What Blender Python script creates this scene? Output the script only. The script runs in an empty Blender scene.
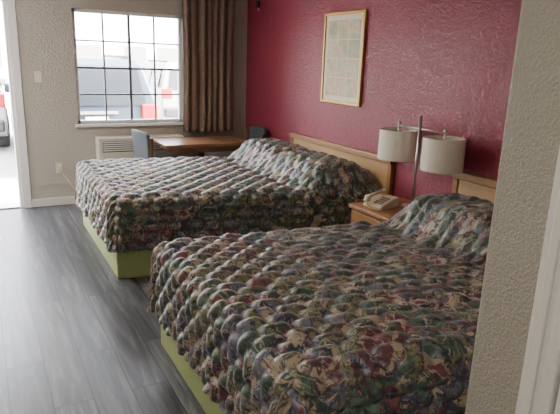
import bpy, bmesh, math, random
import numpy as np
from mathutils import Vector, Matrix
random.seed(4); np.random.seed(4)
S = bpy.context.scene
COL = S.collection

# ---------------------------------------------------------------- materials
def new_mat(name):
    m = bpy.data.materials.new(name); m.use_nodes = True
    nt = m.node_tree; b = nt.nodes['Principled BSDF']
    return m, nt, b
def N(nt, typ, **kw):
    n = nt.nodes.new(typ)
    for k, v in kw.items():
        if k.startswith('i_'):
            n.inputs[k[2:].replace('_', ' ')].default_value = v
        else: setattr(n, k, v)
    return n
def ramp(nt, stops, interp='LINEAR'):
    r = nt.nodes.new('ShaderNodeValToRGB'); r.color_ramp.interpolation = interp
    e = r.color_ramp.elements
    while len(e) < len(stops): e.new(0.5)
    for i, (p, c) in enumerate(stops):
        e[i].position = p; e[i].color = (c[0], c[1], c[2], 1)
    return r
def mixc(nt, fac, a, b, mode='MIX'):
    m = nt.nodes.new('ShaderNodeMix'); m.data_type = 'RGBA'; m.blend_type = mode
    def put(sock, v):
        if isinstance(v, bpy.types.NodeSocket): nt.links.new(v, sock)
        elif isinstance(v, (int, float)): sock.default_value = v
        else: sock.default_value = (v[0], v[1], v[2], 1)
    put(m.inputs[0], fac); put(m.inputs[6], a); put(m.inputs[7], b)
    return m.outputs[2]
def simple(name, col, rough=0.5, metal=0.0, bump=0.0, bscale=60, var=0.08, coat=0.0):
    m, nt, b = new_mat(name)
    tc = N(nt, 'ShaderNodeTexCoord')
    nz = N(nt, 'ShaderNodeTexNoise', i_Scale=bscale, i_Detail=4.0)
    nt.links.new(tc.outputs['Object'], nz.inputs['Vector'])
    dark = [c*(1-var) for c in col]; lite = [min(1, c*(1+var)) for c in col]
    r = ramp(nt, [(0.3, dark), (0.7, lite)])
    nt.links.new(nz.outputs['Fac'], r.inputs['Fac']); nt.links.new(r.outputs['Color'], b.inputs['Base Color'])
    b.inputs['Roughness'].default_value = rough; b.inputs['Metallic'].default_value = metal
    b.inputs['Coat Weight'].default_value = coat
    if bump:
        bp = N(nt, 'ShaderNodeBump', i_Strength=bump, i_Distance=0.004)
        nt.links.new(nz.outputs['Fac'], bp.inputs['Height']); nt.links.new(bp.outputs['Normal'], b.inputs['Normal'])
    return m
def wall_mat(name, col, rough=0.5, strength=0.5, scale=70, dist=0.004, spec=0.5):
    m, nt, b = new_mat(name)
    tc = N(nt, 'ShaderNodeTexCoord')
    n1 = N(nt, 'ShaderNodeTexNoise', i_Scale=scale, i_Detail=3.0, i_Roughness=0.55, i_Distortion=0.4)
    n2 = N(nt, 'ShaderNodeTexNoise', i_Scale=1.3, i_Detail=2.0)
    for n in (n1, n2): nt.links.new(tc.outputs['Object'], n.inputs['Vector'])
    h = ramp(nt, [(0.42, (0, 0, 0)), (0.6, (1, 1, 1))])
    nt.links.new(n1.outputs['Fac'], h.inputs['Fac'])
    r = ramp(nt, [(0.3, [c*0.93 for c in col]), (0.7, [min(1, c*1.07) for c in col])])
    nt.links.new(n2.outputs['Fac'], r.inputs['Fac']); nt.links.new(r.outputs['Color'], b.inputs['Base Color'])
    bp = N(nt, 'ShaderNodeBump', i_Strength=strength, i_Distance=dist)
    nt.links.new(h.outputs['Color'], bp.inputs['Height']); nt.links.new(bp.outputs['Normal'], b.inputs['Normal'])
    b.inputs['Roughness'].default_value = rough
    b.inputs['Specular IOR Level'].default_value = spec
    return m
def wood_mat(name, c1, c2, axis='Y', rough=0.4, scale=1.0):
    m, nt, b = new_mat(name)
    tc = N(nt, 'ShaderNodeTexCoord'); mp = N(nt, 'ShaderNodeMapping')
    sc = {'X': (2, 30, 30), 'Y': (30, 2, 30), 'Z': (30, 30, 2)}[axis]
    mp.inputs['Scale'].default_value = [s*scale for s in sc]
    nt.links.new(tc.outputs['Object'], mp.inputs['Vector'])
    nz = N(nt, 'ShaderNodeTexNoise', i_Scale=1.0, i_Detail=6.0, i_Distortion=0.6)
    nt.links.new(mp.outputs['Vector'], nz.inputs['Vector'])
    r = ramp(nt, [(0.3, c1), (0.5, [(a+b_)/2 for a, b_ in zip(c1, c2)]), (0.68, c2)])
    nt.links.new(nz.outputs['Fac'], r.inputs['Fac']); nt.links.new(r.outputs['Color'], b.inputs['Base Color'])
    b.inputs['Roughness'].default_value = rough
    return m

M_wallgrey = wall_mat('paint_greige', (0.40, 0.365, 0.315), 0.55, 0.6, 60, 0.004)
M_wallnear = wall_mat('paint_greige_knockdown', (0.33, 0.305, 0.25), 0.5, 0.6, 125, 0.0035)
M_burg = wall_mat('paint_burgundy', (0.205, 0.020, 0.040), 0.37, 0.65, 60, 0.0045, 0.45)
M_ceil = wall_mat('ceiling_paint', (0.75, 0.73, 0.70), 0.8, 0.4, 60)
M_trim = simple('white_trim_paint', (0.62, 0.61, 0.57), 0.4, var=0.03)
M_white = simple('window_white', (0.75, 0.75, 0.75), 0.4, var=0.02)
M_muntin = simple('window_muntin_grey', (0.13, 0.14, 0.17), 0.45, var=0.03)
M_oak = wood_mat('oak_laminate', (0.22, 0.10, 0.034), (0.33, 0.17, 0.062), 'Y', 0.4)
M_panel = wood_mat('oak_light_panel', (0.40, 0.245, 0.11), (0.48, 0.31, 0.155), 'Y', 0.4, 0.6)
M_table = wood_mat('table_laminate', (0.18, 0.085, 0.04), (0.27, 0.135, 0.065), 'X', 0.28)
M_chwood = wood_mat('chair_wood', (0.09, 0.045, 0.02), (0.14, 0.07, 0.03), 'Z', 0.4)
M_blue = simple('slate_upholstery', (0.060, 0.068, 0.082), 0.8, bump=0.4, bscale=200, var=0.2)
M_green = simple('green_base_fabric', (0.27, 0.315, 0.12), 0.75, bump=0.3, bscale=150, var=0.08)
M_matt = simple('mattress_ticking', (0.6, 0.58, 0.52), 0.9)
M_chrome = simple('brushed_nickel', (0.62, 0.60, 0.57), 0.3, metal=1.0, var=0.03)
M_gold = simple('picture_frame_gilt', (0.50, 0.29, 0.07), 0.4, metal=0.3, var=0.15)
M_phone = simple('phone_beige_plastic', (0.58, 0.46, 0.33), 0.4, var=0.03)
M_phoned = simple('phone_keypad_grey', (0.20, 0.18, 0.16), 0.5)
M_plate = simple('plate_ivory', (0.62, 0.56, 0.42), 0.4, var=0.03)
M_dark = simple('dark_plastic', (0.02, 0.02, 0.02), 0.5)
M_ac = simple('ac_beige', (0.55, 0.52, 0.46), 0.5, var=0.03)
M_concrete = simple('walkway_concrete', (0.52, 0.50, 0.46), 0.9, bump=0.3, bscale=12)
M_asphalt = simple('asphalt', (0.30, 0.295, 0.29), 0.95, bump=0.5, bscale=40)
M_stucco = simple('building_stucco', (0.85, 0.83, 0.79), 0.9, bscale=3)
M_suvp = simple('suv_paint_dark', (0.016, 0.026, 0.042), 0.35, metal=0.1, coat=0.15, var=0.03)
M_suvs = simple('suv_paint_silver', (0.24, 0.235, 0.22), 0.3, metal=0.3, coat=0.4, var=0.03)
M_carglass = simple('car_glass', (0.012, 0.016, 0.02), 0.15, var=0.03)
M_tire = simple('tire_rubber', (0.02, 0.02, 0.02), 0.85)
M_red = simple('tail_light_red', (0.30, 0.004, 0.008), 0.25, var=0.05)
M_glass, nt, b = new_mat('window_glass')
for n in list(nt.nodes):
    if n.type == 'BSDF_PRINCIPLED': nt.nodes.remove(n)
out = [n for n in nt.nodes if n.type == 'OUTPUT_MATERIAL'][0]
t_ = N(nt, 'ShaderNodeBsdfTransparent'); g_ = N(nt, 'ShaderNodeBsdfGlossy', i_Roughness=0.02)
fr = N(nt, 'ShaderNodeFresnel', i_IOR=1.35); mx = N(nt, 'ShaderNodeMixShader')
nt.links.new(fr.outputs[0], mx.inputs[0]); nt.links.new(t_.outputs[0], mx.inputs[1]); nt.links.new(g_.outputs[0], mx.inputs[2])
nt.links.new(mx.outputs[0], out.inputs['Surface'])

M_shade, nt, b = new_mat('lampshade_linen')
tc = N(nt, 'ShaderNodeTexCoord'); wv = N(nt, 'ShaderNodeTexNoise', i_Scale=220.0, i_Detail=2.0)
nt.links.new(tc.outputs['Object'], wv.inputs['Vector'])
r = ramp(nt, [(0.3, (0.72, 0.66, 0.55)), (0.7, (0.82, 0.77, 0.66))])
nt.links.new(wv.outputs['Fac'], r.inputs['Fac']); nt.links.new(r.outputs['Color'], b.inputs['Base Color'])
b.inputs['Roughness'].default_value = 0.9

M_curt, nt, b = new_mat('curtain_taupe')
tc = N(nt, 'ShaderNodeTexCoord'); wv = N(nt, 'ShaderNodeTexNoise', i_Scale=40.0, i_Detail=4.0)
nt.links.new(tc.outputs['Object'], wv.inputs['Vector'])
r = ramp(nt, [(0.3, (0.13, 0.082, 0.055)), (0.7, (0.19, 0.125, 0.085))])
nt.links.new(wv.outputs['Fac'], r.inputs['Fac']); nt.links.new(r.outputs['Color'], b.inputs['Base Color'])
b.inputs['Roughness'].default_value = 0.7; b.inputs['Sheen Weight'].default_value = 0.3

# floor planks
M_floor, nt, b = new_mat('floor_vinyl_plank')
tc = N(nt, 'ShaderNodeTexCoord'); mp = N(nt, 'ShaderNodeMapping')
mp.inputs['Rotation'].default_value = (0, 0, math.radians(90))
nt.links.new(tc.outputs['Object'], mp.inputs['Vector'])
bk = N(nt, 'ShaderNodeTexBrick', i_Scale=1.0)
bk.inputs['Brick Width'].default_value = 1.22; bk.inputs['Row Height'].default_value = 0.18
bk.inputs['Mortar Size'].default_value = 0.0032; bk.inputs['Mortar Smooth'].default_value = 0.1; bk.offset = 0.37
bk.inputs['Color1'].default_value = (0, 0, 0, 1); bk.inputs['Color2'].default_value = (1, 1, 1, 1); bk.inputs['Mortar'].default_value = (0.5, 0.5, 0.5, 1)
nt.links.new(mp.outputs['Vector'], bk.inputs['Vector'])
mp2 = N(nt, 'ShaderNodeMapping'); mp2.inputs['Scale'].default_value = (24, 1.5, 1)
nt.links.new(tc.outputs['Object'], mp2.inputs['Vector'])
addv = N(nt, 'ShaderNodeVectorMath', operation='MULTIPLY_ADD'); addv.inputs[1].default_value = (7, 9, 3)
nt.links.new(bk.outputs['Color'], addv.inputs[0]); nt.links.new(mp2.outputs['Vector'], addv.inputs[2])
gn = N(nt, 'ShaderNodeTexNoise', i_Scale=1.0, i_Detail=7.0, i_Roughness=0.66, i_Distortion=0.7)
nt.links.new(addv.outputs[0], gn.inputs['Vector'])
gr = ramp(nt, [(0.33, (0.028, 0.029, 0.033)), (0.5, (0.071, 0.072, 0.079)), (0.66, (0.150, 0.151, 0.160))])
nt.links.new(gn.outputs['Fac'], gr.inputs['Fac'])
pr = ramp(nt, [(0.0, (0.68, 0.68, 0.70)), (1.0, (1.22, 1.22, 1.2))])
nt.links.new(bk.outputs['Color'], pr.inputs['Fac'])
c = mixc(nt, 1.0, gr.outputs['Color'], pr.outputs['Color'], 'MULTIPLY')
c = mixc(nt, bk.outputs['Fac'], c, (0.006, 0.006, 0.008))
nt.links.new(c, b.inputs['Base Color'])
b.inputs['Roughness'].default_value = 0.37
b.inputs['Specular IOR Level'].default_value = 0.36
hh_ = N(nt, 'ShaderNodeMath', operation='MULTIPLY_ADD'); hh_.inputs[1].default_value = -1.5
nt.links.new(bk.outputs['Fac'], hh_.inputs[0]); nt.links.new(gn.outputs['Fac'], hh_.inputs[2])
bp = N(nt, 'ShaderNodeBump', i_Strength=0.3, i_Distance=0.003)
nt.links.new(hh_.outputs[0], bp.inputs['Height']); nt.links.new(bp.outputs['Normal'], b.inputs['Normal'])

# bedspread print (UV in metres of cloth): layered floral / paisley patchwork
M_spread, nt, b = new_mat('bedspread_print')
uv = N(nt, 'ShaderNodeUVMap'); uv.uv_map = 'UVMap'
def uvoff(dx, dy):
    m = N(nt, 'ShaderNodeVectorMath', operation='ADD'); m.inputs[1].default_value = (dx, dy, 0)
    nt.links.new(uv.outputs['UV'], m.inputs[0]); return m.outputs[0]
def noise(scale, det, dist, off, rough=0.5):
    n = N(nt, 'ShaderNodeTexNoise', i_Scale=scale, i_Detail=det, i_Distortion=dist, i_Roughness=rough)
    nt.links.new(uvoff(*off), n.inputs['Vector']); return n
def band(n, lo, hi, soft=0.012, v=1.0):
    k = (v, v, v)
    r = ramp(nt, [(lo-soft, (0, 0, 0)), (lo, k), (hi, k), (hi+soft, (0, 0, 0))]); nt.links.new(n.outputs['Fac'], r.inputs['Fac']); return r.outputs['Color']
def above(n, lo, soft=0.012, v=1.0):
    r = ramp(nt, [(lo-soft, (0, 0, 0)), (lo, (v, v, v))]); nt.links.new(n.outputs['Fac'], r.inputs['Fac']); return r.outputs['Color']
wn = noise(3.0, 2.0, 0.0, (0, 0))
ws = N(nt, 'ShaderNodeVectorMath', operation='MULTIPLY_ADD'); ws.inputs[1].default_value = (0.3, 0.3, 0)
nt.links.new(wn.outputs['Color'], ws.inputs[0]); nt.links.new(uv.outputs['UV'], ws.inputs[2])
v1 = N(nt, 'ShaderNodeTexVoronoi', i_Scale=4.0); v1.voronoi_dimensions = '2D'; nt.links.new(ws.outputs[0], v1.inputs['Vector'])
sep = N(nt, 'ShaderNodeSeparateColor'); nt.links.new(v1.outputs['Color'], sep.inputs[0])
base = ramp(nt, [(0.0, (0.115, 0.038, 0.055)), (0.14, (0.040, 0.070, 0.056)), (0.36, (0.135, 0.135, 0.075)), (0.50, (0.060, 0.056, 0.090)),
                (0.66, (0.25, 0.195, 0.14)), (0.78, (0.075, 0.055, 0.070)), (0.88, (0.065, 0.10, 0.075))], 'CONSTANT')
nt.links.new(sep.outputs[0], base.inputs['Fac'])
c = base.outputs['Color']
c = mixc(nt, above(noise(6, 1.5, 1.6, (3, 1)), 0.56), c, (0.055, 0.098, 0.074))
c = mixc(nt, above(noise(7, 1.5, 1.4, (9, 4)), 0.625), c, (0.16, 0.052, 0.062))
c = mixc(nt, above(noise(8, 1.5, 1.6, (5, 8)), 0.60), c, (0.17, 0.165, 0.09))
c = mixc(nt, above(noise(8, 1.5, 1.8, (15, 2)), 0.60), c, (0.125, 0.135, 0.18))
c = mixc(nt, above(noise(7, 1.5, 1.8, (35, 12)), 0.62), c, (0.33, 0.26, 0.185))
c = mixc(nt, band(noise(5.5, 1.5, 2.2, (21, 7)), 0.497, 0.507), c, (0.35, 0.28, 0.20))
c = mixc(nt, band(noise(7, 2, 2.5, (2, 17)), 0.458, 0.472), c, (0.02, 0.022, 0.03))
c = mixc(nt, band(noise(8, 2, 2.5, (12, 27)), 0.52, 0.528), c, (0.018, 0.02, 0.028))
vf = N(nt, 'ShaderNodeTexVoronoi', i_Scale=4.6); vf.voronoi_dimensions = '2D'; nt.links.new(ws.outputs[0], vf.inputs['Vector'])
pet = noise(20, 1, 1.0, (1, 1))
fd = N(nt, 'ShaderNodeMath', operation='MULTIPLY_ADD'); fd.inputs[1].default_value = 0.6
nt.links.new(pet.outputs['Fac'], fd.inputs[0]); nt.links.new(vf.outputs['Distance'], fd.inputs[2])
sf = N(nt, 'ShaderNodeSeparateColor'); nt.links.new(vf.outputs['Color'], sf.inputs[0])
fo = ramp(nt, [(0.53, (1, 1, 1)), (0.55, (0, 0, 0))]); nt.links.new(fd.outputs[0], fo.inputs['Fac'])
fm = ramp(nt, [(0.48, (1, 1, 1)), (0.50, (0, 0, 0))]); nt.links.new(fd.outputs[0], fm.inputs['Fac'])
fi = ramp(nt, [(0.38, (1, 1, 1)), (0.40, (0, 0, 0))]); nt.links.new(fd.outputs[0], fi.inputs['Fac'])
foc = ramp(nt, [(0.0, (0.03, 0.034, 0.052)), (0.45, (0.045, 0.072, 0.058)), (0.82, (0.065, 0.03, 0.045))], 'CONSTANT'); nt.links.new(sf.outputs[0], foc.inputs['Fac'])
fc = ramp(nt, [(0.0, (0.30, 0.235, 0.17)), (0.24, (0.185, 0.068, 0.072)), (0.36, (0.105, 0.155, 0.12)), (0.58, (0.35, 0.29, 0.22)), (0.72, (0.14, 0.15, 0.20)), (0.88, (0.19, 0.18, 0.10))], 'CONSTANT')
nt.links.new(sf.outputs[1], fc.inputs['Fac'])
fic = ramp(nt, [(0.0, (0.15, 0.04, 0.06)), (0.3, (0.06, 0.09, 0.075)), (0.7, (0.31, 0.25, 0.16))], 'CONSTANT'); nt.links.new(sf.outputs[2], fic.inputs['Fac'])
c = mixc(nt, fo.outputs['Color'], c, foc.outputs['Color'])
c = mixc(nt, fm.outputs['Color'], c, fc.outputs['Color'])
c = mixc(nt, fi.outputs['Color'], c, fic.outputs['Color'])
c = mixc(nt, above(noise(34, 1.5, 1.5, (7, 7)), 0.70, v=0.6), c, (0.36, 0.30, 0.21))
c = mixc(nt, above(noise(24, 1.5, 1.5, (17, 3)), 0.65, v=0.75), c, (0.025, 0.034, 0.036))
nt.links.new(c, b.inputs['Base Color'])
b.inputs['Roughness'].default_value = 0.46
b.inputs['Sheen Weight'].default_value = 0.15
fn = N(nt, 'ShaderNodeTexNoise', i_Scale=16.0, i_Detail=3.0, i_Distortion=1.2)
nt.links.new(uv.outputs['UV'], fn.inputs['Vector'])
bp = N(nt, 'ShaderNodeBump', i_Strength=0.35, i_Distance=0.010)
nt.links.new(fn.outputs['Fac'], bp.inputs['Height']); nt.links.new(bp.outputs['Normal'], b.inputs['Normal'])

M_art, nt, b = new_mat('art_print')
tc = N(nt, 'ShaderNodeTexCoord')
an = N(nt, 'ShaderNodeTexNoise', i_Scale=3.6, i_Detail=4.0, i_Distortion=0.6)
nt.links.new(tc.outputs['Object'], an.inputs['Vector'])
ar = ramp(nt, [(0.36, (0.26, 0.29, 0.22)), (0.43, (0.42, 0.37, 0.20)), (0.48, (0.52, 0.45, 0.28)), (0.53, (0.46, 0.29, 0.21)), (0.57, (0.54, 0.47, 0.30)), (0.64, (0.36, 0.38, 0.34))])
nt.links.new(an.outputs['Fac'], ar.inputs['Fac']); nt.links.new(ar.outputs['Color'], b.inputs['Base Color'])
b.inputs['Roughness'].default_value = 0.45; b.inputs['Specular IOR Level'].default_value = 0.3
M_mat = simple('picture_mat', (0.66, 0.60, 0.45), 0.5, var=0.03)
M_winrefl = simple('window_reflection_tone', (0.62, 0.58, 0.48), 0.5, var=0.04)  # pale tone for the window reflection painted onto the picture

# ---------------------------------------------------------------- mesh helpers
def finish(name, bm, mats, parent=None, smooth=False, bevel=0, seg=2):
    me = bpy.data.meshes.new(name); bm.normal_update(); bm.to_mesh(me); bm.free()
    ob = bpy.data.objects.new(name, me); COL.objects.link(ob)
    for m in (mats if isinstance(mats, (list, tuple)) else [mats]): me.materials.append(m)
    if smooth:
        for p in me.polygons: p.use_smooth = True
    if bevel:
        md = ob.modifiers.new('bevel', 'BEVEL'); md.width = bevel; md.segments = seg; md.limit_method = 'ANGLE'
    if parent: ob.parent = parent
    return ob
def add_box(bm, a, b, mi=0):
    vs = [bm.verts.new((x, y, z)) for x in (a[0], b[0]) for y in (a[1], b[1]) for z in (a[2], b[2])]
    for f in ((0, 1, 3, 2), (4, 6, 7, 5), (0, 4, 5, 1), (2, 3, 7, 6), (0, 2, 6, 4), (1, 5, 7, 3)):
        fc = bm.faces.new([vs[i] for i in f]); fc.material_index = mi
def boxes(name, lst, mats, parent=None, bevel=0, seg=2, smooth=False):
    bm = bmesh.new()
    for t in lst: add_box(bm, t[0], t[1], t[2] if len(t) > 2 else 0)
    bmesh.ops.recalc_face_normals(bm, faces=bm.faces)
    return finish(name, bm, mats, parent, smooth, bevel, seg)
def add_cyl(bm, p0, p1, r0, r1=None, n=24, mi=0, caps=True):
    r1 = r0 if r1 is None else r1
    p0 = Vector(p0); p1 = Vector(p1); d = (p1-p0).normalized()
    a = d.orthogonal().normalized(); c = d.cross(a)
    A = [bm.verts.new(p0+(a*math.cos(t)+c*math.sin(t))*r0) for t in [2*math.pi*i/n for i in range(n)]]
    B = [bm.verts.new(p1+(a*math.cos(t)+c*math.sin(t))*r1) for t in [2*math.pi*i/n for i in range(n)]]
    for i in range(n):
        f = bm.faces.new((A[i], A[(i+1) % n], B[(i+1) % n], B[i])); f.smooth = True; f.material_index = mi
    if caps:
        f = bm.faces.new(A[::-1]); f.material_index = mi
        f = bm.faces.new(B); f.material_index = mi
def empty(name, loc=(0, 0, 0)):
    e = bpy.data.objects.new(name, None); e.location = loc; COL.objects.link(e); return e
def prism(name, pts, z0, z1, mat, parent=None, bevel=0):
    bm = bmesh.new()
    A = [bm.verts.new((x, y, z0)) for x, y in pts]; B = [bm.verts.new((x, y, z1)) for x, y in pts]
    n = len(pts)
    for i in range(n): bm.faces.new((A[i], A[(i+1) % n], B[(i+1) % n], B[i]))
    bm.faces.new(A[::-1]); bm.faces.new(B)
    bmesh.ops.recalc_face_normals(bm, faces=bm.faces)
    return finish(name, bm, mat, parent, False, bevel)

# ---------------------------------------------------------------- room shell
HW = 2.89; WY = 6.23; LX = -1.15; BY = -1.6; CZ = 2.5; BX = 1.05; BFY = 0.87
boxes('floor', [((LX-0.1, BY-0.1, -0.1), (HW+0.1, WY+0.15, 0))], M_floor)
boxes('ceiling', [((LX-0.1, BY-0.1, CZ), (HW+0.1, WY+0.15, CZ+0.1))], M_ceil)
WX0, WX1, WZ0, WZ1 = 0.92, 2.09, 0.87, 2.05
DX0, DX1, DZ1 = -0.58, 0.32, 2.10
boxes('wall_window', [((LX-0.1, WY, 0), (DX0, WY+0.15, CZ)), ((DX0, WY, DZ1), (DX1, WY+0.15, CZ)),
    ((DX1, WY, 0), (WX0, WY+0.15, CZ)), ((WX0, WY, 0), (WX1, WY+0.15, WZ0)), ((WX0, WY, WZ1), (WX1, WY+0.15, CZ)),
    ((WX1, WY, 0), (HW+0.1, WY+0.15, CZ))], M_wallgrey)
boxes('wall_headboard', [((HW, BFY, 0), (HW+0.1, WY, CZ))], M_burg)
boxes('wall_left', [((LX-0.1, BY, 0), (LX, WY, CZ))], M_wallgrey)
boxes('wall_back', [((LX-0.1, BY-0.1, 0), (BX+0.1, BY, CZ))], M_wallgrey)
boxes('wall_bathroom', [((BX, BY, 0), (BX+0.11, BFY, CZ))], M_wallnear, bevel=0.012, seg=4)
boxes('wall_bathroom_front', [((BX+0.11, BFY-0.11, 0), (HW+0.1, BFY, CZ))], M_wallgrey)
boxes('baseboard_window', [((0.40, WY-0.014, 0), (HW, WY, 0.085)), ((LX, WY-0.014, 0), (DX0-0.08, WY, 0.085))], M_trim, bevel=0.004)
boxes('baseboard_headboard', [((HW-0.014, BFY, 0), (HW, WY-0.014, 0.085))], M_trim, bevel=0.004)
boxes('baseboard_left', [((LX, BY, 0), (LX+0.014, WY-0.014, 0.085))], M_trim, bevel=0.004)

dr = empty('door_2')
y1 = 0.714
boxes('casing', [((BX-0.012, y1-0.015, 0), (BX, y1, 2.12)), ((BX-0.020, y1-0.040, 0), (BX, y1-0.020, 2.12)),
                 ((BX-0.014, y1-0.020, 0), (BX, y1-0.015, 2.12)),
                 ((BX-0.015, y1-0.060, 0), (BX, y1-0.040, 2.12)), ((BX-0.022, y1-0.085, 0), (BX, y1-0.060, 2.12)),
                 ((BX-0.022, y1-0.95, 0), (BX, y1-0.865, 2.12)), ((BX-0.022, y1-0.95, 2.04), (BX, y1, 2.12))], M_trim, dr, bevel=0.003)
boxes('slab', [((BX-0.008, y1-0.86, 0.01), (BX, y1-0.09, 2.035))], M_white, dr)

d1 = empty('door_1')
boxes('casing', [((DX1, WY-0.018, 0), (DX1+0.08, WY, DZ1+0.08)), ((DX0-0.08, WY-0.018, 0), (DX0, WY, DZ1+0.08)), ((DX0, WY-0.018, DZ1), (DX1, WY, DZ1+0.08)),
                 ((DX1-0.03, WY-0.005, 0), (DX1, WY+0.15, DZ1)), ((DX0, WY-0.005, 0), (DX0+0.03, WY+0.15, DZ1)), ((DX0, WY-0.005, DZ1-0.03), (DX1, WY+0.15, DZ1))], M_white, d1, bevel=0.003)
boxes('threshold', [((DX0+0.03, WY, 0.0), (DX1-0.03, WY+0.15, 0.018))], M_chrome, d1, bevel=0.004)
boxes('leaf', [((DX0+0.0, WY-0.87, 0.02), (DX0+0.042, WY-0.02, DZ1-0.04))], M_white, d1, bevel=0.003)
bm = bmesh.new(); add_cyl(bm, (DX0+0.042, WY-0.80, 1.0), (DX0+0.09, WY-0.80, 1.0), 0.012); add_cyl(bm, (DX0+0.085, WY-0.80, 1.0), (DX0+0.11, WY-0.80, 1.0), 0.028)
finish('knob', bm, M_chrome, d1)

w = empty('window_1')
fy0, fy1 = WY+0.03, WY+0.09
fw = 0.035
lst = [((WX0, fy0, WZ0), (WX0+fw, fy1, WZ1)), ((WX1-fw, fy0, WZ0), (WX1, fy1, WZ1)), ((WX0, fy0, WZ0), (WX1, fy1, WZ0+fw)), ((WX0, fy0, WZ1-fw), (WX1, fy1, WZ1))]
boxes('frame', lst, M_white, w, bevel=0.003)
mt = []
for k in (1, 2, 3):
    x = WX0+fw+(WX1-WX0-2*fw)*k/4; hwid = 0.014 if k == 2 else 0.009
    mt.append(((x-hwid, fy0+0.015, WZ0+fw), (x+hwid, fy1-0.015, WZ1-fw)))
    z = WZ0+fw+(WZ1-WZ0-2*fw)*k/4; hh = 0.012 if k == 2 else 0.009
    mt.append(((WX0+fw, fy0+0.017, z-hh), (WX1-fw, fy1-0.017, z+hh)))
boxes('muntins', mt, M_muntin, w)
boxes('pane', [((WX0+fw, fy0+0.028, WZ0+fw), (WX1-fw, fy0+0.032, WZ1-fw))], M_glass, w)
boxes('sill', [((WX0-0.03, WY-0.035, WZ0-0.03), (WX1+0.02, WY+0.03, WZ0))], M_white, w, bevel=0.005)

cu = empty('curtain')
bm = bmesh.new(); nx, nz = 220, 30; x0c, x1c = 2.05, 2.70
grid = []
for j in range(nz+1):
    t = j/nz; z = 2.27 - t*(2.27-0.76); row = []
    for i in range(nx+1):
        s = i/nx
        gather = 1 - 0.04*math.sin(math.pi*t)
        x = x0c + (x1c-x0c)*s
        x = (x0c+x1c)/2 + (x-(x0c+x1c)/2)*gather
        ph = s*2*math.pi*7.5 + 0.9*math.sin(s*11)+0.25*math.sin(t*3+s*7)
        a = 0.034*(0.75+0.25*math.sin(s*17+1))
        row.append(bm.verts.new((x+0.010*math.cos(ph), 6.135+a*math.sin(ph), z)))
    grid.append(row)
for j in range(nz):
    for i in range(nx):
        bm.faces.new((grid[j][i], grid[j+1][i], grid[j+1][i+1], grid[j][i+1]))
ob = finish('fabric', bm, M_curt, cu, smooth=True)
md = ob.modifiers.new('th', 'SOLIDIFY'); md.thickness = 0.003
bm = bmesh.new(); add_cyl(bm, (0.82, 6.135, 2.29), (2.8, 6.135, 2.29), 0.014)
add_cyl(bm, (2.75, 6.135, 2.29), (2.75, 6.23, 2.29), 0.01); add_cyl(bm, (0.86, 6.135, 2.29), (0.86, 6.23, 2.29), 0.01)
add_cyl(bm, (0.80, 6.135, 2.29), (0.84, 6.135, 2.29), 0.024)
finish('rod', bm, M_chwood, cu)

def plate(name, cx, cz, toggles):
    e = empty(name)
    boxes('plate', [((cx-0.036, WY-0.007, cz-0.058), (cx+0.036, WY, cz+0.058))], M_plate, e, bevel=0.003)
    boxes('insert', toggles, M_white, e)
    return e
plate('light_switch', 0.56, 1.36, [((0.555, WY-0.018, 1.35), (0.565, WY-0.006, 1.375))])
ou = plate('power_outlet', 0.70, 0.41, [((0.685, WY-0.010, 0.425), (0.715, WY-0.006, 0.45)), ((0.685, WY-0.010, 0.37), (0.715, WY-0.006, 0.395))])
cv = bpy.data.curves.new('cord', 'CURVE'); cv.dimensions = '3D'; cv.bevel_depth = 0.004
sp = cv.splines.new('BEZIER'); pts = [(0.70, WY-0.02, 0.385), (0.76, WY-0.03, 0.30), (0.86, WY-0.06, 0.16), (1.07, WY-0.03, 0.12)]
sp.bezier_points.add(3)
for p, q in zip(sp.bezier_points, pts): p.co = q; p.handle_left_type = p.handle_right_type = 'AUTO'
co = bpy.data.objects.new('cord', cv); COL.objects.link(co); cv.materials.append(M_plate); co.parent = ou
boxes('cord_plug', [((0.687, WY-0.035, 0.368), (0.713, WY-0.008, 0.397))], M_plate, ou, bevel=0.004)
ws_ = empty('wall_sensor')
boxes('housing', [((HW-0.03, 5.89, 2.17), (HW, 5.95, 2.25))], M_dark, ws_, bevel=0.006)
boxes('bracket', [((HW-0.012, 5.905, 2.14), (HW, 5.935, 2.28))], M_chrome, ws_, bevel=0.002)

ac = empty('air_conditioner')
ax0, ax1, ay, az0, az1 = 1.08, 2.03, 6.03, 0.30, 0.74; ab = WY-0.018
boxes('cabinet', [((ax0, ay, az0), (ax1, ab, az1))], M_ac, ac, bevel=0.015, seg=3)
boxes('sub_base', [((ax0+0.03, ay+0.03, 0.0), (ax1-0.03, ab, az0))], M_ac, ac)
boxes('grille', [((ax0+0.05, ay-0.008, az1-0.055-0.022*k), (ax1-0.05, ay+0.002, az1-0.042-0.022*k)) for k in range(5)] , M_trim, ac)
boxes('grille_shadow', [((ax0+0.045, ay-0.002, az1-0.155), (ax1-0.045, ay+0.001, az1-0.037))], M_dark, ac)
boxes('front_panel', [((ax0+0.03, ay-0.012, az0+0.03), (ax1-0.03, ay+0.001, az1-0.17))], M_ac, ac, bevel=0.006)

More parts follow.
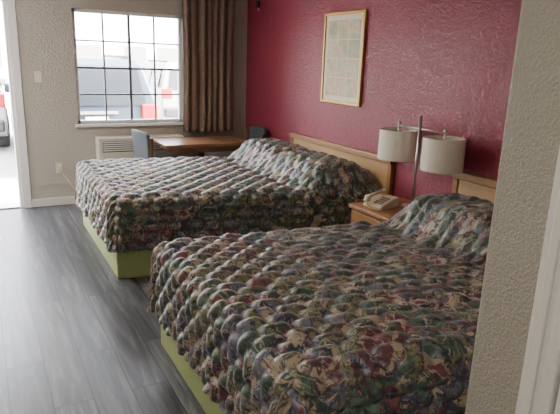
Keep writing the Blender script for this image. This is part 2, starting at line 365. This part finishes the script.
# ---------------------------------------------------------------- beds
def sstep(x, a, b):
    t = np.clip((x-a)/(b-a), 0, 1); return t*t*(3-2*t)
def lnoise(u, v, seed, freq, n=7):
    rs = np.random.RandomState(seed); o = 0
    for k in range(n):
        a = rs.uniform(0, 2*np.pi); f = freq*rs.uniform(0.6, 1.6); p = rs.uniform(0, 6.28)
        o = o + np.sin((u*np.cos(a)+v*np.sin(a))*f+p)
    return o/n
def make_bed(name, x0, x1, foot, head, ztop, zhem, seed, uvoff, flat=0.0):
    """foot/head = (near y, far y) of outer cloth surface"""
    E = empty(name)
    L = x1-x0; W = foot[1]-foot[0]; R = 0.085
    drop = ztop-R-zhem; D = R*math.pi/2 + drop
    st = 0.0090
    cx = np.arange(-D, L-R+st*0.5, st)
    hy = W/2-R
    ny = int(round((2*(hy+D))/st)); cy = np.linspace(-(hy+D), hy+D, ny+1)
    CX, CY = np.meshgrid(cx, cy, indexing='ij')
    ex = np.maximum(0, -CX); ey = np.maximum(0, np.abs(CY)-hy)
    sg = np.sign(CY)
    q = np.maximum(ex, ey)
    with np.errstate(divide='ignore', invalid='ignore'):
        th = np.where(ex >= ey, (math.pi/4)*np.where(ex > 0, ey/np.maximum(ex, 1e-9), 0), math.pi/2-(math.pi/4)*ex/np.maximum(ey, 1e-9))
    nxv = -np.cos(th); nyv = np.sin(th)*sg
    both = (ex > 0) | (ey > 0)
    px = np.maximum(CX, 0); py = np.clip(CY, -hy, hy)
    ang = np.minimum(q/R, math.pi/2)
    ext = np.maximum(0, q-R*math.pi/2)
    along = CY*(ex >= ey) + CX*(ex < ey)
    f = ext/max(drop, 1e-6)
    rad = R*np.sin(ang) + f*0.012 + f*0.008*np.sin(along*2*np.pi/0.33+seed) + f*0.005*np.sin(along*2*np.pi/0.19)
    corner = np.sin(2*th)*both
    rad = rad + corner*f*0.03
    X = px + nxv*rad*both; Y = py + nyv*rad*both
    Z = ztop - R*(1-np.cos(ang)) - ext*(1-0.03*f)
    X = X + R
    top = np.cos(ang)
    yy = np.abs(CY)
    P = 0.185*sstep(X, L-0.60, L-0.38)*(1-0.35*sstep(X, L-0.14, L))
    P = P*(1-sstep(yy, hy-0.10, hy+R*1.2))*(1-0.16*np.exp(-(CY/0.07)**2))
    Z = Z + P
    Z = Z - 0.022*np.exp(-((X-(L-0.64))/0.05)**2)*top
    Z = Z + top*0.007*lnoise(CX, CY, seed, 7)
    t = np.clip(X/L, 0, 1)
    nr = foot[0]+(head[0]-foot[0])*t; fr_ = foot[1]+(head[1]-foot[1])*t
    Yw = (nr+fr_)/2 + Y*(fr_-nr)/W
    pos = np.stack([x0+X, Yw, Z], -1)
    gu = np.gradient(pos, axis=0); gv = np.gradient(pos, axis=1)
    nrm = np.cross(gu, gv); nrm = nrm/np.maximum(np.linalg.norm(nrm, axis=-1, keepdims=True), 1e-9)
    s = 0.070
    U = (CX+0.02*lnoise(CX, CY, seed+5, 3))/s; Vv = (CY+0.02*lnoise(CX, CY, seed+9, 3))/s
    a = (U+Vv)/2; bb = (U-Vv)/2
    a2 = a+0.13*np.sin(2*np.pi*bb); b2 = bb+0.13*np.sin(2*np.pi*a)
    puff = (np.abs(np.sin(np.pi*a2))*np.abs(np.sin(np.pi*b2)))**0.5
    rnd = 0.9+0.25*lnoise(np.floor(a2), np.floor(b2), seed+3, 2.3)
    fl = 1.0
    if flat:
        fl = 1-flat*sstep(X, 0.15, 0.9)*top
    amp = 0.031*fl
    H = puff*rnd*amp
    wr = lnoise(CX*2.4, CY*0.9, seed+20, 30, 9)
    H = H + 0.003*wr
    if flat: H = H + 0.030*(1-fl)*np.abs(lnoise(CX*0.9, CY*2.0, seed+41, 22, 6)) + 0.03*(1-fl)*np.abs(lnoise(CX*1.5, CY*1.2, seed+47, 14, 5))
    pos = pos + nrm*((H-0.012)[..., None])
    nu, nv = CX.shape
    verts = pos.reshape(-1, 3)
    idx = np.arange(nu*nv).reshape(nu, nv)
    faces = np.stack([idx[:-1, :-1], idx[1:, :-1], idx[1:, 1:], idx[:-1, 1:]], -1).reshape(-1, 4)
    me = bpy.data.meshes.new('bedspread')
    me.vertices.add(len(verts)); me.vertices.foreach_set('co', verts.ravel().astype(np.float32))
    me.loops.add(faces.size); me.loops.foreach_set('vertex_index', faces.ravel().astype(np.int32))
    me.polygons.add(len(faces)); me.polygons.foreach_set('loop_start', (np.arange(len(faces))*4).astype(np.int32))
    me.polygons.foreach_set('loop_total', np.full(len(faces), 4, np.int32))
    me.polygons.foreach_set('use_smooth', np.ones(len(faces), bool))
    me.update(calc_edges=True)
    uvl = me.uv_layers.new(name='UVMap')
    UV = np.stack([CX+uvoff[0], CY+uvoff[1]], -1).reshape(-1, 2)[faces.ravel()]
    uvl.data.foreach_set('uv', UV.ravel().astype(np.float32))
    me.materials.append(M_spread)
    ob = bpy.data.objects.new('bedspread', me); COL.objects.link(ob); ob.parent = E
    def quad(inset, xin):
        return [(x0+xin, foot[0]+inset), (x1, head[0]+inset), (x1, head[1]-inset), (x0+xin, foot[1]-inset)]
    prism('box_base', quad(0.03, 0.03), 0.0, 0.36, M_green, E, 0.012)
    prism('mattress', quad(0.06, 0.06), 0.36, ztop-0.05, M_matt, E, 0.03)
    return E
def headboard(E, y0, y1, z1, z0=0.35):
    xf = HW-0.045
    boxes('headboard_panel', [((xf+0.012, y0+0.03, z0), (HW-0.003, y1-0.03, z1-0.03))], M_panel, E)
    boxes('headboard_frame', [((xf-0.012, y0, z1-0.055), (HW-0.003, y1, z1)), ((xf, y0, 0.0), (HW-0.003, y0+0.045, z1-0.055)),
                        ((xf, y1-0.045, 0.0), (HW-0.003, y1, z1-0.055))], M_oak, E, bevel=0.008, seg=3)
XH = 2.80
b1 = make_bed('bed', 0.755, XH, (3.85, 5.40), (3.42, 5.24), 0.63, 0.22, 3, (0.0, 0.0), flat=0.1)
headboard(b1, 3.37, 5.01, 0.885)
b2 = make_bed('bed.001', 0.765, XH, (1.30, 2.85), (1.12, 2.66), 0.63, 0.22, 11, (3.3, 1.7), flat=0.55)
headboard(b2, 1.05, 2.71, 0.915)

# ---------------------------------------------------------------- nightstand
ns = empty('nightstand')
nx0, nx1, ny0, ny1, nz = 2.36, 2.86, 2.75, 3.22, 0.60
boxes('top', [((nx0-0.015, ny0, nz-0.03), (nx1, ny1, nz))], M_oak, ns, bevel=0.006)
boxes('carcass', [((nx0+0.02, ny0+0.01, 0.08), (nx1, ny0+0.03, nz-0.03)), ((nx0+0.02, ny1-0.03, 0.08), (nx1, ny1-0.01, nz-0.03)),
                  ((nx1-0.02, ny0+0.03, 0.08), (nx1, ny1-0.03, nz-0.03)), ((nx0+0.02, ny0+0.03, 0.08), (nx1-0.02, ny1-0.03, 0.10)),
                  ((nx0+0.05, ny0+0.03, 0.0), (nx1-0.02, ny1-0.03, 0.08))], M_oak, ns)
boxes('drawers', [((nx0, ny0+0.02, 0.34), (nx0+0.02, ny1-0.02, nz-0.045)), ((nx0, ny0+0.02, 0.10), (nx0+0.02, ny1-0.02, 0.33))], M_oak, ns, bevel=0.004)
bm = bmesh.new()
for z in (0.45, 0.22):
    add_cyl(bm, (nx0-0.025, (ny0+ny1)/2, z), (nx0, (ny0+ny1)/2, z), 0.014)
finish('knobs', bm, M_chrome, ns)

# ---------------------------------------------------------------- lamp
lp = empty('table_lamp')
lx, ly = 2.70, 2.93; s1, s2 = 3.145, 2.685
bm = bmesh.new()
add_cyl(bm, (lx, ly, nz), (lx, ly, nz+0.022), 0.075, 0.07, 40)
add_cyl(bm, (lx, ly, nz+0.022), (lx, ly, nz+0.035), 0.03, 0.012, 24)
add_cyl(bm, (lx, ly, nz+0.03), (lx, ly, 1.26), 0.0105, n=16)
add_cyl(bm, (lx, ly, 1.26), (lx, ly, 1.27), 0.013, 0.008, 16)
add_cyl(bm, (lx, s2-0.0, 1.175), (lx, s1+0.0, 1.175), 0.007, n=12)
add_cyl(bm, (lx, ly-0.02, 1.175), (lx, ly+0.02, 1.175), 0.016, n=16)
for yy in (s1, s2):
    add_cyl(bm, (lx, yy, 1.19), (lx, yy, 1.08), 0.007, n=12)
    add_cyl(bm, (lx, yy, 1.10), (lx, yy, 1.05), 0.018, n=16)
    add_cyl(bm, (lx, yy, 1.175), (lx, yy, 1.20), 0.010, n=12)
    for k in range(3):
        an_ = k*2*math.pi/3+0.3
        add_cyl(bm, (lx, yy, 1.135), (lx+0.138*math.cos(an_), yy+0.138*math.sin(an_), 1.135), 0.0025, n=6)
finish('stand', bm, M_chrome, lp)
for yy in (s1, s2):
    bm = bmesh.new(); n = 48
    prof = [(0.140, 0.925), (0.142, 0.93), (0.1385, 1.14), (0.1365, 1.145), (0.1355, 1.14), (0.139, 0.93)]
    rings = [[bm.verts.new((lx+r_*math.cos(2*math.pi*i/n), yy+r_*math.sin(2*math.pi*i/n), z)) for i in range(n)] for r_, z in prof]
    for j in range(len(prof)):
        A = rings[j]; B = rings[(j+1) % len(prof)]
        for i in range(n): bm.faces.new((A[i], A[(i+1) % n], B[(i+1) % n], B[i]))
    bmesh.ops.recalc_face_normals(bm, faces=bm.faces)
    finish('shade', bm, M_shade, lp, smooth=True)
    bm = bmesh.new(); bmesh.ops.create_uvsphere(bm, u_segments=16, v_segments=10, radius=0.03, matrix=Matrix.Translation((lx, yy, 1.03)))
    finish('bulb', bm, M_white, lp, smooth=True)

# ---------------------------------------------------------------- telephone
ph = empty('telephone', (2.51, 3.05, nz))
ph.rotation_euler = (0, 0, math.radians(12))
bm = bmesh.new()
P = [(-0.10, 0.0), (0.10, 0.0), (0.10, 0.075), (0.06, 0.075), (-0.10, 0.028)]
A = [bm.verts.new((x, -0.085, z)) for x, z in P]; B = [bm.verts.new((x, 0.085, z)) for x, z in P]
for i in range(5): bm.faces.new((A[i], A[(i+1) % 5], B[(i+1) % 5], B[i]))
bm.faces.new(A[::-1]); bm.faces.new(B); bmesh.ops.recalc_face_normals(bm, faces=bm.faces)
finish('body', bm, M_phone, ph, bevel=0.008, seg=3)
bm = bmesh.new()
hy_ = 0.055
add_cyl(bm, (-0.085, hy_, 0.075), (0.085, hy_, 0.098), 0.013, n=16)
add_cyl(bm, (-0.088, hy_, 0.045), (-0.085, hy_, 0.085), 0.026, 0.022, 20)
add_cyl(bm, (0.086, hy_, 0.072), (0.085, hy_, 0.108), 0.026, 0.022, 20)
finish('handset', bm, M_phone, ph, bevel=0.004)
bt = []
for i in range(4):
    for j in range(3):
        x = -0.065+i*0.027; z = 0.028+(x+0.10)*0.294
        bt.append(((x-0.009, -0.062+j*0.026, z), (x+0.009, -0.044+j*0.026, z+0.008)))
boxes('keypad', bt, M_phoned, ph, bevel=0.002)
cv = bpy.data.curves.new('handset_cord', 'CURVE'); cv.dimensions = '3D'; cv.bevel_depth = 0.0025
sp = cv.splines.new('POLY'); n = 160; sp.points.add(n-1)
for i in range(n):
    t = i/(n-1); an_ = t*2*math.pi*16
    bx_ = -0.10-0.025*math.sin(math.pi*t); by_ = 0.05-0.13*t
    sp.points[i].co = (bx_+0.006*math.cos(an_), by_, 0.010+0.006*math.sin(an_)+(0.035*(1-t)**6), 1)
co = bpy.data.objects.new('handset_cord', cv); COL.objects.link(co); cv.materials.append(M_phone); co.parent = ph

# ---------------------------------------------------------------- picture
pc = empty('framed_picture')
py0, py1, pz0, pz1 = 3.88, 4.50, 1.24, 2.035
fx = HW-0.026; t = 0.026
boxes('frame', [((fx, py0, pz0), (HW-0.002, py0+t, pz1)), ((fx, py1-t, pz0), (HW-0.002, py1, pz1)),
                ((fx, py0+t, pz0), (HW-0.002, py1-t, pz0+t)), ((fx, py0+t, pz1-t), (HW-0.002, py1-t, pz1))], M_gold, pc, bevel=0.006, seg=3)
boxes('mat', [((HW-0.014, py0+t, pz0+t), (HW-0.003, py1-t, pz1-t))], M_mat, pc)
ia, ib, ja, jb = py0+t+0.04, py1-t-0.04, pz0+t+0.045, pz1-t-0.045
boxes('print', [((HW-0.016, ia, ja), (HW-0.013, ib, jb))], M_art, pc)
ln = []
for k in (1, 2):
    y = ia+(ib-ia)*k/3; ln.append(((HW-0.0165, y-0.004, ja), (HW-0.0155, y+0.004, jb)))
for k in (1, 2, 3):
    z = ja+(jb-ja)*k/4; ln.append(((HW-0.0165, ia, z-0.004), (HW-0.0155, ib, z+0.004)))
boxes('painted_window_reflection', ln, M_winrefl, pc)  # reflected window grid imitated by pale bars over the print

# ---------------------------------------------------------------- table and chairs
tb = empty('table')
tx0, tx1, ty0, ty1, tz = 1.64, 2.60, 5.46, 5.99, 0.725
boxes('top', [((tx0, ty0, tz-0.035), (tx1, ty1, tz))], M_table, tb, bevel=0.006)
boxes('apron', [((tx0+0.08, ty0+0.06, tz-0.10), (tx1-0.08, ty0+0.08, tz-0.035)), ((tx0+0.08, ty1-0.08, tz-0.10), (tx1-0.08, ty1-0.06, tz-0.035)),
                ((tx0+0.08, ty0+0.08, tz-0.10), (tx0+0.10, ty1-0.08, tz-0.035)), ((tx1-0.10, ty0+0.08, tz-0.10), (tx1-0.08, ty1-0.08, tz-0.035))], M_table, tb)
bm = bmesh.new(); mcx, mcy = (tx0+tx1)/2, (ty0+ty1)/2
add_cyl(bm, (mcx, mcy, 0.03), (mcx, mcy, tz-0.035), 0.04, n=20)
finish('pedestal', bm, M_chwood, tb)
boxes('foot', [((mcx-0.32, mcy-0.03, 0), (mcx+0.32, mcy+0.03, 0.045)), ((mcx-0.03, mcy-0.24, 0), (mcx+0.03, mcy+0.24, 0.045))], M_chwood, tb, bevel=0.008)

def chair(name, loc, rz):
    e = empty(name, loc); e.rotation_euler = (0, 0, rz)
    for k, (x, y, h) in enumerate([(0.02, -0.2, 0.80), (0.02, 0.2, 0.80), (0.39, -0.2, 0.42), (0.39, 0.2, 0.42)]):
        boxes('leg_%d' % (k+1), [((x-0.018, y-0.018, 0), (x+0.018, y+0.018, h))], M_chwood, e, bevel=0.005)
    boxes('seat_rail', [((0.02, -0.2, 0.37), (0.40, 0.2, 0.42))], M_chwood, e, bevel=0.004)
    boxes('seat', [((0.01, -0.215, 0.42), (0.42, 0.215, 0.485))], M_blue, e, bevel=0.025, seg=4, smooth=True)
    bm = bmesh.new(); n = 14; m = 10; F = []; G = []
    for j in range(m+1):
        z = 0.56+(0.27)*j/m; r1 = []; r2 = []
        for i in range(n+1):
            s = -1+2*i/n; zz = z + (0.03*(1-s**4))*j/m
            xb = 0.0-0.035*(1-s*s)-0.02*j/m
            r1.append(bm.verts.new((xb-0.012, s*0.21, zz))); r2.append(bm.verts.new((xb+0.03, s*0.21, zz)))
        F.append(r1); G.append(r2)
    for Q in (F, G):
        for j in range(m):
            for i in range(n): bm.faces.new((Q[j][i], Q[j+1][i], Q[j+1][i+1], Q[j][i+1]))
    for i in range(n):
        bm.faces.new((F[0][i], F[0][i+1], G[0][i+1], G[0][i])); bm.faces.new((F[m][i], F[m][i+1], G[m][i+1], G[m][i]))
    for j in range(m):
        bm.faces.new((F[j][0], F[j+1][0], G[j+1][0], G[j][0])); bm.faces.new((F[j][n], F[j+1][n], G[j+1][n], G[j][n]))
    bmesh.ops.recalc_face_normals(bm, faces=bm.faces)
    finish('backrest', bm, M_blue, e, bevel=0.012, seg=3, smooth=True)
    return e
chair('dining_chair', (1.46, 5.70, 0), 0.12)
chair('dining_chair.001', (2.80, 5.72, 0), math.pi)

# ---------------------------------------------------------------- outside
boxes('walkway', [((-8, WY+0.15, -0.12), (12, 7.5, -0.02))], M_concrete)
boxes('parking_lot_ground', [((-30, 7.5, -0.22), (40, 60, -0.12))], M_asphalt)
bd = empty('motel_building')
boxes('facade', [((-20, 26, -0.12), (30, 30, 6.2))], M_stucco, bd)
boxes('roof', [((-20.5, 25.2, 6.2), (30.5, 30.5, 6.6))], M_trim, bd)
boxes('doors_and_windows', [((-18+4*k, 25.95, -0.1), (-17+4*k, 26.02, 2.0)) for k in range(12)]+[((-16.5+4*k, 25.95, 0.9), (-15.0+4*k, 26.02, 2.0)) for k in range(11)], M_suvs, bd)
def suv(name, cx, yr, paint, zg=-0.12, H=1.68):
    e = empty(name, (cx, yr, zg))
    W = 0.92
    prof = [(0.0, 0.35), (0.0, 0.62), (0.05, 0.98), (0.20, H-0.12), (0.42, H-0.02), (1.2, H), (2.2, H-0.03), (2.6, H-0.12), (3.25, 1.08), (4.15, 0.98), (4.45, 0.82), (4.5, 0.40), (4.4, 0.28), (0.1, 0.28)]
    bm = bmesh.new()
    def hw(z): return W - max(0, z-0.98)*0.30
    A = [bm.verts.new((-hw(z), y, z)) for y, z in prof]; B = [bm.verts.new((hw(z), y, z)) for y, z in prof]
    n = len(prof)
    for i in range(n): bm.faces.new((A[i], A[(i+1) % n], B[(i+1) % n], B[i]))
    bm.faces.new(A[::-1]); bm.faces.new(B); bmesh.ops.recalc_face_normals(bm, faces=bm.faces)
    finish('body', bm, paint, e, bevel=0.05, seg=3)
    bm = bmesh.new()
    def qd(ps): bm.faces.new([bm.verts.new(p) for p in ps])
    qd([(-0.74, 0.03, 1.00), (0.74, 0.03, 1.00), (0.64, 0.165, H-0.15), (-0.64, 0.165, H-0.15)])
    for s in (-1, 1):
        for ya, yb in ((0.35, 1.05), (1.12, 1.95), (2.02, 2.75)):
            yc = yb - (0.25 if yb > 2.5 else 0)
            z0_, z1_ = 1.04, H-0.16
            qd([(s*(hw(z0_)+0.006), ya, z0_), (s*(hw(z0_)+0.006), yb, z0_), (s*(hw(z1_)+0.006), yc, z1_), (s*(hw(z1_)+0.006), ya+0.05, z1_)])
    ob = finish('glazing', bm, M_carglass, e); md = ob.modifiers.new('s', 'SOLIDIFY'); md.thickness = 0.012; md.offset = 0
    boxes('bumper', [((-0.86, -0.10, 0.38), (0.86, 0.06, 0.58))], M_dark, e, bevel=0.03)
    boxes('tail_lights', [((-0.90, -0.015, 0.80), (-0.66, 0.12, 1.02)), ((0.66, -0.015, 0.80), (0.90, 0.12, 1.02))], M_red, e, bevel=0.02)
    boxes('license_plate', [((-0.16, -0.01, 0.70), (0.16, 0.03, 0.84))], M_white, e)
    boxes('tailgate_trim', [((-0.30, -0.012, 0.88), (0.30, 0.03, 0.92))], M_chrome, e, bevel=0.005)
    boxes('roof_rails', [((-0.62, 0.6, H-0.02), (-0.58, 2.2, H+0.04)), ((0.58, 0.6, H-0.02), (0.62, 2.2, H+0.04))], M_dark, e, bevel=0.01)
    boxes('mirrors', [((-1.08, 2.55, 1.02), (-0.90, 2.65, 1.18)), ((0.90, 2.55, 1.02), (1.08, 2.65, 1.18))], paint, e, bevel=0.03)
    bm = bmesh.new()
    for s in (-1, 1):
        for y in (0.85, 3.6):
            add_cyl(bm, (s*0.95, y, 0.36), (s*0.72, y, 0.36), 0.36, n=32)
    finish('wheels', bm, M_tire, e, bevel=0.02)
    bm = bmesh.new()
    for s in (-1, 1):
        for y in (0.85, 3.6): add_cyl(bm, (s*0.965, y, 0.36), (s*0.90, y, 0.36), 0.20, n=24)
    finish('rims', bm, M_chrome, e)
    return e
suv('suv', 1.50, 8.35, M_suvp)
suv('suv.001', -0.50, 10.6, M_suvs, H=1.75)
suv('suv.002', 4.6, 12.5, M_suvs, H=1.6)

# ---------------------------------------------------------------- light
wd = bpy.data.worlds.new('World'); S.world = wd; wd.use_nodes = True
nt = wd.node_tree; bg = nt.nodes['Background']
sk = nt.nodes.new('ShaderNodeTexSky'); sk.sky_type = 'NISHITA'; sk.sun_disc = False; sk.sun_elevation = math.radians(42); sk.sun_rotation = math.radians(100)
sk.dust_density = 4.0
hs = nt.nodes.new('ShaderNodeHueSaturation'); hs.inputs['Saturation'].default_value = 0.22
nt.links.new(sk.outputs[0], hs.inputs['Color'])
nt.links.new(hs.outputs[0], bg.inputs['Color']); bg.inputs['Strength'].default_value = 11.0
sl = bpy.data.lights.new('sun', 'SUN'); sl.energy = 65; sl.angle = math.radians(0.6); sl.color = (1, 0.93, 0.82)
so = bpy.data.objects.new('sun', sl); COL.objects.link(so)
so.rotation_euler = Vector((-0.75, 0.35, -0.75)).to_track_quat('-Z', 'Y').to_euler()
def fill_light(name, x, y, power, size):  # disc housing plus area lamp, added out of view to brighten the room
    e = empty(name)
    bm = bmesh.new(); add_cyl(bm, (x, y, CZ-0.03), (x, y, CZ), size/2+0.04, n=40); finish('housing', bm, M_white, e)
    l = bpy.data.lights.new(name+'_glow', 'AREA'); l.shape = 'DISK'; l.size = size; l.energy = power; l.color = (1, 0.91, 0.80)
    o = bpy.data.objects.new('glow', l); COL.objects.link(o); o.location = (x, y, CZ-0.035); o.parent = e
fill_light('fill_light', -0.6, 4.5, 85, 0.5)  # unseen lamp added to light the beds from the left
fill_light('fill_light.001', -0.4, 0.0, 38, 0.4)  # unseen lamp added near the camera to light the near wall

# ---------------------------------------------------------------- camera
cam = bpy.data.cameras.new('camera'); co = bpy.data.objects.new('camera', cam); COL.objects.link(co)
right = Vector((0.8804, -0.4729, 0.0344)).normalized()
back = Vector((-0.4652, -0.8473, 0.2566)); back = (back - right*back.dot(right)).normalized()
up = back.cross(right)
m = Matrix(((right.x, up.x, back.x, 0), (right.y, up.y, back.y, 0), (right.z, up.z, back.z, 1.6), (0, 0, 0, 1)))
co.matrix_world = m
cam.sensor_width = 36; cam.lens = 550/560*36; cam.clip_start = 0.05; cam.clip_end = 200
S.camera = co
